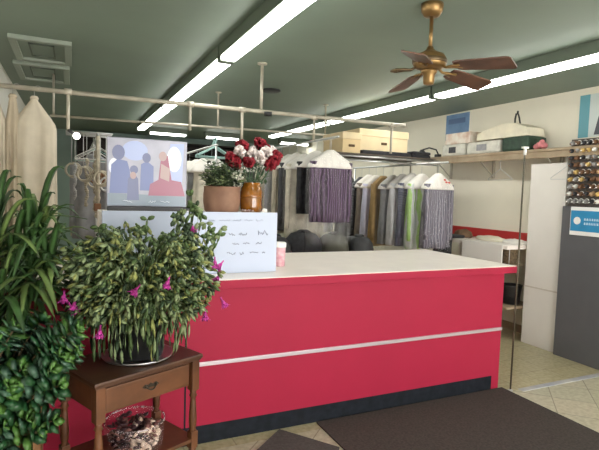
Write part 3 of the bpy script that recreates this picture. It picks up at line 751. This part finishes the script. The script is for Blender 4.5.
M_sack = mat('charcoal_sack', (.05, .05, .055), .6, noise=.4, scale=8)
for i, (x, y, h, mt, lb) in enumerate([(2.0, 4.98, 1.08, M_sack, 'dark laundry sack behind counter, nearest the handwritten board'), (2.38, 5.02, 1.12, M_dark, 'black laundry sack under the purple striped shirt'), (2.76, 4.98, 1.10, mat('olive_sack', (.085, .085, .065), .6, noise=.3, scale=8), 'dark olive laundry sack between the two garment rails'), (3.14, 5.06, 1.06, M_sack, 'charcoal laundry sack behind counter below black floral print')]):
    r = thing('laundry_sack', lb, 'laundry sack', (x, y, 0), .4*i, 'laundry sacks on the floor behind the counter')
    m = MB(); drape(m, [(0, .15, .14), (.06, .19, .17), (h*.5, .20, .18), (h*.82, .215, .17), (h*.92, .19, .15), (h*.975, .13, .11), (h*.99, .06, .05)], 200+i, .14, 5, 9, 40); m.build('body', mt, r)
    m = MB(); drape(m, [(h*.978, .10, .03), (h*.995, .085, .05), (h*1.01, .05, .03)], 210+i, .4, 3, 5, 30); m.build('crumpled_top', M_sack if i % 2 else M_dark, r)

# three long pale garments hung from the overhead pipe at the left
GP = 'long pale garments hung from the overhead pipe'
def robe(label, x, w, mt, seed, L=1.28, y=YP):
    r = thing('long_garment', label, 'garment', (x, y, 2.20), rnd.uniform(-.05, .05), GP)
    m = MB(); hk = .085
    pts = [(0, 0, -.01), (0, 0, hk-.03)]+[(.024-.024*math.cos(t), 0, hk-.03+.034*math.sin(t)) for t in [PI*i/6 for i in range(7)]]
    m.tube(pts, .0025, 5); m.tube([(-.8*w, 0, -.16), (0, 0, -.01), (.8*w, 0, -.16)], .003, 5); m.build('hanger', M_wire, r)
    m = MB(); drape(m, [(.0, .016, .02), (-.02, .022, .03), (-.19, w*.93, .06), (-.235, w, .07), (-.5, w, .085), (-L, w*1.05, .10)], seed, .30, 6, 11, 48); m.build('body', mt, r)
    MB().lathe([(.028, -.02), (.03, -.005), (.02, .01)], n=14).build('collar', mt, r)
robe('long ivory garment on the overhead pipe, nearest the poster display', -.255, .15, C_ivory, 91)
robe('narrow tan garment on the overhead pipe, between two pale ones', -.395, .05, mat('tan_cover', (.50, .42, .31), .8, noise=.1, scale=8), 92)
robe('wide pale garment on the overhead pipe beside the left wall', -.515, .085, C_ivory, 93)

# leftmost rail: hangers, straps, beads
def hanger(label, x, y, z, mt, rz, group, w=.2, th=.004):
    r = tag(MB().tube([(0, 0, 0), (w, 0, -.11), (w+.005, 0, -.125), (0, 0, -.125), (-w-.005, 0, -.125), (-w, 0, -.11), (0, 0, 0), (0, 0, .04), (.012, 0, .075), (.0, 0, .095), (-.012, 0, .085)], th, 6).build('clothes_hanger', mt), label, 'hanger', group)
    r.location = (x, y, z); r.rotation_euler = (0, 0, rz)
    return r
M_wh = mat('white_hanger_plastic', (.72, .72, .70), .4)
for i, (x, y, z, mt, rz, lb) in enumerate([(.10, 5.0, 1.93, M_wh, .3, 'empty white plastic hanger at the front of leftmost rail'), (.24, 5.15, 1.93, M_chrome, -.4, 'empty wire hanger second on the leftmost rail'), (.22, 5.35, 1.93, M_teal, .1, 'teal plastic hanger third on the leftmost rail'), (.22, 5.5, 1.93, M_wh, .5, 'empty white plastic hanger behind the teal one')]):
    hanger(lb, .22, y, z-.008, mt, rz, 'empty hangers on the leftmost rail')
for i, (y, lb) in enumerate(((5.58, 'teal plastic hanger at the front of the left rail above flower pot'), (5.68, 'teal plastic hanger right behind the front one of left rail'))):
    hanger(lb, 1.5, y, 2.06-.012, M_teal, .15-.3*i, 'teal hangers on the left rail', .2, .012)
def strap_item(name, label, cat, x, y, z0, z1, mt, r0, beads=False, buckle=False):
    r = thing(name, label, cat, (x, y, 0), 0, None)
    top = 2.034; q = random.Random(int(x*1000))
    m = MB()
    n = int((top-z1)/.028)
    if beads:
        for i in range(n):
            z = z0-(z0-z1)*i/n; m.ball((.008*math.sin(i*.8), -.01, z), r0*(1+.25*math.sin(i*1.7)), 1, (1, 1, 1.0))
        m.build('beads', mt, r)
        MB().tube([(0, 0, top), (0, -.005, z0)], .004, 6).build('cord', M_wire, r)
    else:
        m.tube([(.0, 0, top+.012), (.004, 0, (top+z1)/2), (0, 0, z1)], r0, 8); m.build('band', mt, r)
    if buckle: MB().box(-.03, .03, -.02, .02, z1+.02, z1+.09, .006).build('buckle', M_brown, r)
M_rope = mat('cream_rope', (.56, .50, .40), .8, noise=.2, scale=30)
strap_item('rope_strand', 'knotted cream rope strand hanging left of the poster display', 'strand', .215, 5.04, 1.86, 1.25, M_rope, .030, True)
strap_item('leather_strap', 'pale strap with brown leather tab hanging beside poster display', 'strap', .22, 4.95, 1.9, 1.30, M_rope, .016, False, True)
strap_item('rope_strand', 'thin beaded cream strand hanging left of the knotted rope', 'strand', .13, 5.12, 1.8, 1.35, M_rope, .017, True)
strap_item('rope_strand', 'grey beaded strand hanging nearest the pale garments', 'strand', .03, 5.2, 1.75, 1.40, M_wire, .014, True)
r = thing('hanging_bar', 'short chrome cross bar laid over the leftmost rail', 'bar', (.15, 0, 0))
m = MB()
for yy in (4.93, 5.05, 5.12, 5.2, 5.3): m.tube([(-.2, yy, 2.036), (.2, yy, 2.036)], .006, 6)
m.build('bars', M_chrome, r)
GD = 'dark and pale clothes on the leftmost rail'
for i, (y, mt, lb, L) in enumerate([(5.7, C_grey, 'grey garment at the front of leftmost rail', .9), (6.0, C_beige, 'beige garment second on the leftmost rail', .9), (6.35, C_whitec, 'white garment third on the leftmost rail', .9), (6.8, C_taupe, 'taupe garment fourth on the leftmost rail', .9), (7.3, C_cream, 'cream garment last on the leftmost rail', .9)]):
    garment('hanging_coat', lb, 'garment', .22, y, 1.89, 2.02, mt, L, rnd.uniform(-.25, .25), 1., True, False, False, .1, None, 110+i, GD, thick=1.3)
# coiled belts hanging by the leftmost rail
for i, (x, y, z, mt, lb) in enumerate([(.24, 4.93, 1.62, M_rope, 'coiled cream rope loop hanging nearest the poster display'), (.21, 5.22, 1.64, M_brown, 'coiled brown belt hanging behind the cream rope loop'), (.2, 5.42, 1.60, C_cream, 'coiled pale belt hanging deepest behind the rope loops'), (.10, 5.05, 1.66, C_cream, 'coiled pale belt hanging between the rope strands'), (.0, 5.3, 1.70, M_rope, 'coiled rope loop hanging nearest the pale garments'), (.30, 5.1, 1.57, C_whitec, 'coiled white belt hanging right beside the poster display edge')]):
    r = thing('hanging_coil', lb, 'belt', (x, y, z))
    m = MB()
    for j in range(3): m.tube([(.055*(1+.12*j)*math.cos(t)+.01*j, .012*j, .06*math.sin(t)*(1+.1*j)) for t in [2*PI*k/18 for k in range(19)]], .008, 6)
    m.build('coil', mt, r)
    MB().tube([(0, 0, .06), (0, 0, 2.034-z)], .004, 6).build('hook', M_wire, r)
# bulb on the drop pipe
r = thing('light_bulb', 'white globe bulb clamped on the pipe left of poster display', 'lamp', (.035, YP, 1.935))
MB().ball((0, 0, 0), .026, 3).build('globe', mat('lit_globe', (.95, .95, .9), .4, emit=(1, .98, .92, 5.)), r)
m = MB(); m.tube([(-.026, 0, .02), (-.06, 0, .045)], .013, 8); m.build('socket', M_black, r)

# dark cupboards along the far wall
for i, (x0, x1) in enumerate([(.10, 1.0), (1.02, 1.95), (2.0, 2.9), (2.95, 3.9)]):
    r = thing('wall_cupboard', 'dark brown open cupboard high on far wall, %s' % ['left of poster display', 'behind the poster and flower pot', 'behind the middle rail', 'behind the right-hand rail'][i], 'cupboard', (0, YB-.2, 0), 0, 'dark cupboards on the far wall')
    mk = mat('black_brown_wood', (.018, .012, .010), .7, noise=.3)
    m = MB(); m.box(x0, x0+.03, -.18, .2, 2.05, 2.52); m.box(x1-.03, x1, -.18, .2, 2.05, 2.52); m.box(x0, x1, -.18, .2, 2.02, 2.05); m.box(x0, x1, -.18, .2, 2.52, 2.55); m.box(x0, x1, .17, .2, 2.05, 2.52); m.build('case', mk, r)
    MB().box(x0+.03, x1-.03, -.15, .17, 2.27, 2.29).build('shelf', mk, r)

# steel rack with boxes between the rails
r = thing('steel_rack', 'steel pipe rack with plank top holding the cardboard boxes', 'rack', (0, 5.25, -.04))
for yy in (-.28, .28):
    MB().tube([(2.70, yy, 2.035), (4.24, yy, 2.035)], .013, 8).build('rail', M_chrome, r)
MB().tube([(2.70, -.28, 1.985), (4.24, -.28, 1.985)], .009, 8).build('rail', M_chrome, r)
for xx, yy in ((2.74, -.28), (2.74, .28), (4.22, -.28), (4.22, .28)):
    MB().tube([(xx, yy, .04), (xx, yy, 2.06)], .012, 8).build('post', M_pipe, r)
m = MB(); m.box(2.70, 4.16, -.30, .30, 2.052, 2.068); m.build('plank', mat('dark_plank', (.10, .08, .065), .7, noise=.2), r)
def carton(label, x0, x1, y0, y1, z0, z1, mt, lidm):
    r = thing('cardboard_box', label, 'box', ((x0+x1)/2, (y0+y1)/2, z0), 0, 'cardboard boxes on the steel rack')
    a, b, h = (x1-x0)/2, (y1-y0)/2, z1-z0
    MB().box(-a, a, -b, b, 0, h*.72, .004).build('box', mt, r)
    MB().box(-a-.008, a+.008, -b-.008, b+.008, h*.66, h, .006).build('lid', lidm, r)
    m = MB(); m.box(-.04, .04, -b-.010, -b+.01, h*.3, h*.42, .006); m.build('hand_hole_shade', mat('shadow_brown', (.10, .06, .03), .9), r)  # solid dark block painting the shade inside a hand hole
carton('long pale cardboard garment box on the rack, right of the other', 3.10, 3.80, 5.06, 5.45, 2.08, 2.335, M_cardl, M_cardl)
carton('shorter kraft cardboard box at the left end of the rack', 2.84, 3.08, 5.0, 5.48, 2.028, 2.27, M_card, M_cardl)
def folded(name, label, cat, x0, x1, y0, y1, z0, z1, mt, seed=0, rz=0., group=None, n=3):
    r = thing(name, label, cat, ((x0+x1)/2, (y0+y1)/2, z0), rz, group)
    q = random.Random(seed); a, b, h = (x1-x0)/2, (y1-y0)/2, (z1-z0)/n
    for i in range(n):
        m = MB(); e = q.uniform(-.012, .012); bev = min(h*.45, .03)
        m.box(-a+abs(e), a-abs(e)*.4, -b+abs(e), b, i*h, (i+1)*h, bev); m.build('fold', mt[i % len(mt)] if isinstance(mt, list) else mt, r)
    return r
folded('folded_trousers', 'black folded trousers on plank under the long cardboard box', 'folded clothes', 3.10, 3.82, 4.98, 5.44, 2.028, 2.079, M_dark, 1, 0, None, 1)
o = folded('folded_clothes', 'dark folded clothes at right end of the steel rack', 'folded clothes', 3.85, 4.14, 5.0, 5.4, 2.028, 2.11, M_dark, 2, 0, None, 2)

# ------------------------------------------------------------------ right wall shelf and what lies on it
ZS = 2.08
r = thing('wall_shelf', 'long grey-brown plank shelf running along the cream right wall', 'shelf', (0, 0, 0))
MB().box(4.40, XR-.002, 2.3, 5.42, ZS-.03, ZS, .004).build('plank', M_plank, r)
MB().box(4.41, 4.435, 2.3, 5.40, ZS-.095, ZS-.03, .004).build('front_rail', M_plank, r)
for y in (2.6, 3.62, 4.55, 5.3):
    m = MB(); m.box(4.45, XR-.002, y-.012, y+.012, ZS-.055, ZS-.03); m.box(XR-.03, XR-.002, y-.012, y+.012, ZS-.28, ZS-.03); m.tube([(4.47, y, ZS-.05), (XR-.02, y, ZS-.26)], .008, 6); m.build('bracket', M_pipe, r)
GS = 'bundles on the wall shelf'
# grey printed bundles below
def bundle(label, y0, y1, z0, z1, mt, patch=None, x0=4.43, x1=4.72, name='linen_bundle', bev=.03):
    r = thing(name, label, 'bundle', ((x0+x1)/2, (y0+y1)/2, z0), 0, GS)
    a, b, h = (x1-x0)/2, (y1-y0)/2, z1-z0
    m = MB(); m.box(-a, a, -b, b, 0, h, min(bev, h*.42)); bd = m.build('body', mt, r)
    if patch:
        m = MB(); m.box(-a-.002, -a+.004, -b*.25, b*.35, h*.25, h*.75); m.build('printed_patch', patch, bd)
    return r
M_pack = mat('pale_wrap', (.62, .60, .54), .5, noise=.15, scale=12)
M_green = mat('dark_green_wrap', (.025, .055, .035), .6, noise=.3, scale=20)
bundle('grey wrapped bundle with dark patch at the far end of wall shelf', 4.74, 5.16, ZS, ZS+.15, M_pack, M_char if False else C_char)
bundle('grey wrapped bundle with dark patch in the middle of wall shelf', 4.19, 4.71, ZS, ZS+.15, M_pack, C_grey)
bundle('dark green wrapped bundle under the cream tote bag', 3.80, 4.16, ZS, ZS+.16, M_green)
M_prn = mat('floral_print_carton', (.80, .74, .66), .6, col2=(.62, .42, .32), scale=9)
bundle('cream print carton on top of the farthest grey bundle', 4.68, 5.12, ZS+.15, ZS+.29, M_prn, None, 4.45, 4.70, 'printed_carton', .006)
r = thing('tote_bag', 'flat cream tote bag with black handle lying on shelf bundles', 'bag', (4.58, 4.22, ZS+.162))
m = MB(); FRT = lambda u_, v_, w_: V((-.14+w_, u_, v_))
m.prism([(-.40, 0), (.34, 0), (.33, .075), (.16, .12), (-.05, .16), (-.22, .15), (-.38, .09)], FRT, .26); m.build('body', M_cream, r)
m = MB(); m.tube([(-.05, -.215, .14), (-.06, -.205, .21), (-.06, -.19, .255), (-.06, -.16, .265), (-.06, -.148, .21), (-.05, -.14, .14)], .010, 6); m.tube([(-.06, -.18, .255), (-.06, -.18, .285), (-.05, -.17, .288)], .012, 6); m.build('handle', M_black, r)
r = thing('pink_toy', 'small pink stuffed cloth lying right of the dark green bundle', 'cloth', (4.50, 3.69, ZS))
m = MB(); q = random.Random(8)
for k in range(7): m.ball((q.uniform(-.03, .03), q.uniform(-.05, .05), .028+q.uniform(0, .05)), q.uniform(.026, .036), 2)
m.build('cloth', mat('pink_plush', (.68, .24, .26), .85, noise=.2, scale=20), r)
# black clamp lamp at the far end
r = thing('clamp_lamp', 'black clamp lamp bent over the far end of wall shelf', 'lamp', (4.46, 5.25, ZS))
MB().box(-.03, .03, -.02, .05, -.0, .04, .006).build('clamp', M_black, r)
MB().tube([(0, .01, .04), (-.02, .03, .10), (-.12, .05, .12), (-.22, .06, .09)], .010, 8).build('arm', M_black, r)
MB().lathe([(.02, .0), (.035, -.02), (.065, -.10), (.06, -.10), (.03, -.025)], (-.23, .06, .09), 20).build('shade', M_black, r)
# hangers under the shelf
for i, (y, lb) in enumerate(((4.15, 'bare wire hanger hooked under wall shelf, below the tote bag'), (3.32, 'bare wire hanger hooked under wall shelf, above the white panel'))):
    o = hanger(lb, 4.423, y, ZS-.19, M_wire, PI/2, 'wire hangers under the wall shelf', .17, .003)

# posters on the right wall
r = thing('wall_poster', 'small blue poster on right wall above the printed carton', 'poster', (XR, 5.24, 2.33))
MB().box(-.006, -.0005, -.22, .22, 0, .35).build('sheet', mat('poster_blue', (.13, .25, .45), .5, col2=(.20, .33, .55), scale=6), r)
MB().box(-.008, -.006, -.15, .17, .22, .29).build('pale_band', mat('poster_band', (.10, .17, .33), .5), r)
r = thing('wall_poster', 'poster with teal edge and dark suit shape above spool stand', 'poster', (XR, 3.13, 2.20))
MB().box(-.006, -.0005, -.33, .33, 0, .43).build('sheet', mat('poster_pale', (.66, .72, .72), .5), r)
PF = lambda u_, v_, w_: V((-.0062-w_, -u_, v_))
m = MB(); m.prism([(-.33, 0), (-.22, 0), (-.22, .43), (-.33, .43)], PF, .001); m.build('teal_edge', mat('poster_teal', (.14, .38, .46), .5), r)
m = MB(); m.prism([(-.16, .02), (-.12, .2), (-.04, .27), (.02, .40), (.2, .40), (.26, .2), (.3, .02)], PF, .0015); m.build('suit_shape', mat('poster_charcoal', (.09, .09, .12), .5), r)
m = MB(); m.prism([(-.10, .0), (-.06, .14), (.0, .18), (.2, .16), (.28, .0)], PF, .0025); m.build('shirt_shape', M_paper, r)

# red rail and desk below
o = MB().box(XR-.03, XR-.001, 4.0, 5.6, 1.055, 1.168, .004).build('red_wall_rail', M_strip); tag(o, 'long red board fixed on the right wall above the white desk', 'rail')
r = thing('white_desk', 'white work desk against the right wall behind the counter', 'desk', (0, 0, 0))
MB().box(4.22, XR-.035, 3.80, 5.0, 1.01, 1.05, .005).build('desktop', M_white, r)
for (x, y) in ((4.26, 4.35), (4.66, 4.35), (4.26, 4.95), (4.66, 4.95)): MB().box(x-.022, x+.022, y-.022, y+.022, 0, 1.01).build('leg', M_white, r)
MB().box(4.26, 4.70, 3.80, 4.95, .36, .385).build('lower_shelf', M_plank, r)
r = tag(MB().box(0, .012, -.30, .30, 0, .452, .004).box(.002, .25, -.30, .30, .45, .456).build('desk_cloth', M_panel), 'white cloth hanging down the front of white desk', 'cloth'); r.location = (4.208, 4.16, .60)
m = MB(); m.box(-.09, .09, -.085, .085, 0, .18, .02)
r = thing('wicker_basket', 'small brown basket tucked under right end of white desk', 'basket', (4.42, 3.96, .835))
MB().lathe([(.07, 0), (.085, .01), (.10, .15), (.105, .165), (.097, .165), (.085, .02)], n=22).build('body', mat('brown_wicker', (.17, .12, .07), .8, noise=.4, scale=50, bump=.6), r)
MB().box(-.11, .11, -.11, .11, -.012, 0).build('base_board', M_plank, r)
m = MB(); m.tube([(-.1, -.1, 0), (-.1, -.1, .175)], .005, 6); m.tube([(.1, .1, 0), (.1, .1, .175)], .005, 6); m.build('hanging_cord', M_wire, r)
r = thing('black_bin', 'black plastic bin on the desk lower shelf beside counter end', 'bin', (4.47, 3.94, .385))
MB().lathe([(.085, 0), (.09, .004), (.11, .2), (.116, .205), (.116, .215), (.105, .215), (.095, .02)], n=24).build('body', M_black, r)
def heap(name, label, x, y, z, sx, sy, sz, mt, seed):
    q = random.Random(seed); r = thing(name, label, 'folded clothes', (x, y, z)); m = MB()
    t = bmesh.new(); bmesh.ops.create_icosphere(t, subdivisions=3, radius=1); t.verts.index_update()
    a, b = q.uniform(0, 6), q.uniform(0, 6)
    m._add([V((v.co.x*sx*(1+.15*math.sin(5*v.co.y+a)), v.co.y*sy*(1+.12*math.sin(6*v.co.x+b)), max(0, (v.co.z+.35)/1.35)*sz*(1+.25*math.sin(7*v.co.y+4*v.co.x+a)))) for v in t.verts], [[v.index for v in f.verts] for f in t.faces], True)
    t.free(); m.build('cloth', mt, r)
heap('cloth_heap', 'rumpled cream cloth lying on the white desk below red board', 4.50, 4.30, 1.05, (.11), .24, .055, M_cream, 4)
heap('cloth_heap', 'pale folded cloth at near end of the white desk', 4.52, 3.97, 1.05, .10, .14, .05, M_panel, 6)
heap('cloth_heap', 'brown cloth heap at the far end of white desk', 4.52, 4.78, 1.05, .10, .13, .09, mat('brown_cloth', (.20, .12, .07), .85, noise=.3, scale=12), 9)
r = thing('black_jacket', 'black jacket slung over the far end of white desk', 'jacket', (4.20, 4.75, 0))
m = MB(); rings = []
for i in range(9):
    t = i/8; z = 1.085-.42*t; rings.append([V((-.02-.02*math.sin(t*3)+(.035+.02*t)*math.sin(2*PI*k/20)*(1+.3*math.sin(5*k)), (.15+.02*t)*math.cos(2*PI*k/20), z)) for k in range(20)])
m.loft(rings); m.box(-.02, .2, -.13, .13, 1.053, 1.09, .015); m.build('cloth', M_dark, r)

# leaning white panel and spool stand
r = thing('leaning_board', 'tall white panel leaning under shelf between desk and spool stand', 'panel', (0, 0, 0))
MB().box(4.46, 4.53, 3.34, 3.765, 0, 1.93, .006).build('board', M_panel, r)
MB().box(4.457, 4.461, 3.36, 3.75, .615, .63).build('seam', mat('panel_seam', (.62, .56, .50), .6), r)
sx = 4.42
st = thing('spool_stand', 'charcoal grey display stand with spool pegboard and blue sign', 'display stand', (sx, 0, 0))
MB().box(0, .30, 2.50, 3.335, 0, 1.50, .004).build('cabinet', M_grey, st)
MB().box(.02, .10, 2.50, 3.30, 1.50, 2.15, .004).build('pegboard', mat('pegboard_brown', (.10, .085, .075), .7, noise=.2, scale=30), st)
sg = MB().box(-.014, -.001, 2.70, 3.235, 1.225, 1.497, .003).build('sign', M_paper, st)
MB().box(-.016, -.0138, 2.71, 3.227, 1.265, 1.462).build('blue_field', M_blue, sg)
FS = lambda u_, v_, w_: V((-.0162-w_, 3.235-u_, 1.225+v_))
m = MB(); m.prism(ell(.075, .14, .036, .036, 24), FS, .0012); m.build('round_emblem', M_paper, sg)
m = MB(); q = random.Random(2)
for (x0, x1, z) in ((.145, .42, .155), (.145, .36, .115)):
    x = x0
    while x < x1:
        w_ = q.uniform(.008, .018); m.prism([(x, z-.010), (x+w_, z-.010), (x+w_*.8, z+.012), (x+w_*.2, z+.012)], FS, .001); x += w_+.006
m.build('white_lettering', mat('pale_blue_lettering', (.55, .72, .85), .5), sg)
# rows of spools
colsM = [('brown', mat('spool_brown', (.16, .08, .04), .6)), ('white', mat('spool_white', (.70, .68, .64), .6)), ('black', mat('spool_black', (.025, .025, .03), .6)), ('gold', mat('spool_gold', (.55, .37, .12), .5)), ('grey', mat('spool_grey', (.30, .29, .29), .6)), ('tan', mat('spool_tan', (.45, .30, .17), .6))]
q = random.Random(44); rows = ['topmost', 'second', 'third', 'fourth', 'fifth', 'sixth', 'seventh', 'eighth', 'lowest']
cw = ['first', 'second', 'third', 'fourth', 'fifth', 'sixth']
Mx = Matrix.Rotation(-PI/2-.25, 4, 'Y')
for i in range(9):
    for j in range(6):
        cn, cm = colsM[q.choice((0, 0, 1, 2, 2, 3, 4, 4, 5))]
        y = 3.265-.058*j; z = 2.115-.0695*i
        r = thing('thread_spool', '%s thread spool in the %s row, %s from the left on pegboard' % (cn, rows[i], cw[j]), 'thread spool', (sx+.02, y, z), 0, 'thread spools on the pegboard')
        m = MB(); m.lathe([(.017, .012), (.021, .016), (.021, .042), (.012, .062)], n=14, M=Mx); m.build('thread', cm, r)
        m = MB(); m.lathe([(.006, 0), (.006, .07)], n=8, M=Mx); m.lathe([(.024, .008), (.024, .012)], n=14, M=Mx); m.build('core', M_paper if q.random() < .5 else M_brown, r)

# ------------------------------------------------------------------ light
w = bpy.data.worlds.new('daylight'); SC.world = w; w.use_nodes = True
bg = w.node_tree.nodes['Background']; bg.inputs['Color'].default_value = (1.0, .975, .93, 1); bg.inputs['Strength'].default_value = 5.2

# ------------------------------------------------------------------ camera
f, yaw, pitch, roll = 491.95, .43493, -.06589, .03166
cy, sy = math.cos(yaw), math.sin(yaw)
fw = V((sy, cy, 0)); rt = V((cy, -sy, 0)); up = V((0, 0, 1))
f2 = fw*math.cos(pitch)+up*math.sin(pitch); u2 = up*math.cos(pitch)-fw*math.sin(pitch)
r3 = rt*math.cos(roll)+u2*math.sin(roll); u3 = u2*math.cos(roll)-rt*math.sin(roll)
cam = bpy.data.cameras.new('camera'); co = bpy.data.objects.new('camera', cam); COL.objects.link(co)
Rm = Matrix((r3, u3, -f2)).transposed(); co.matrix_world = Matrix.Translation((0, 0, 1.55)) @ Rm.to_4x4()
cam.sensor_fit = 'HORIZONTAL'; cam.sensor_width = 36; cam.lens = 36*f/599; cam.clip_start = .05
SC.camera = co
vs = SC.view_settings
vs.view_transform = 'Standard'; vs.look = 'None'; vs.gamma = 1; vs.use_curve_mapping = False; vs.exposure = 0.85
SC.cycles.max_bounces = 8; SC.cycles.transparent_max_bounces = 24
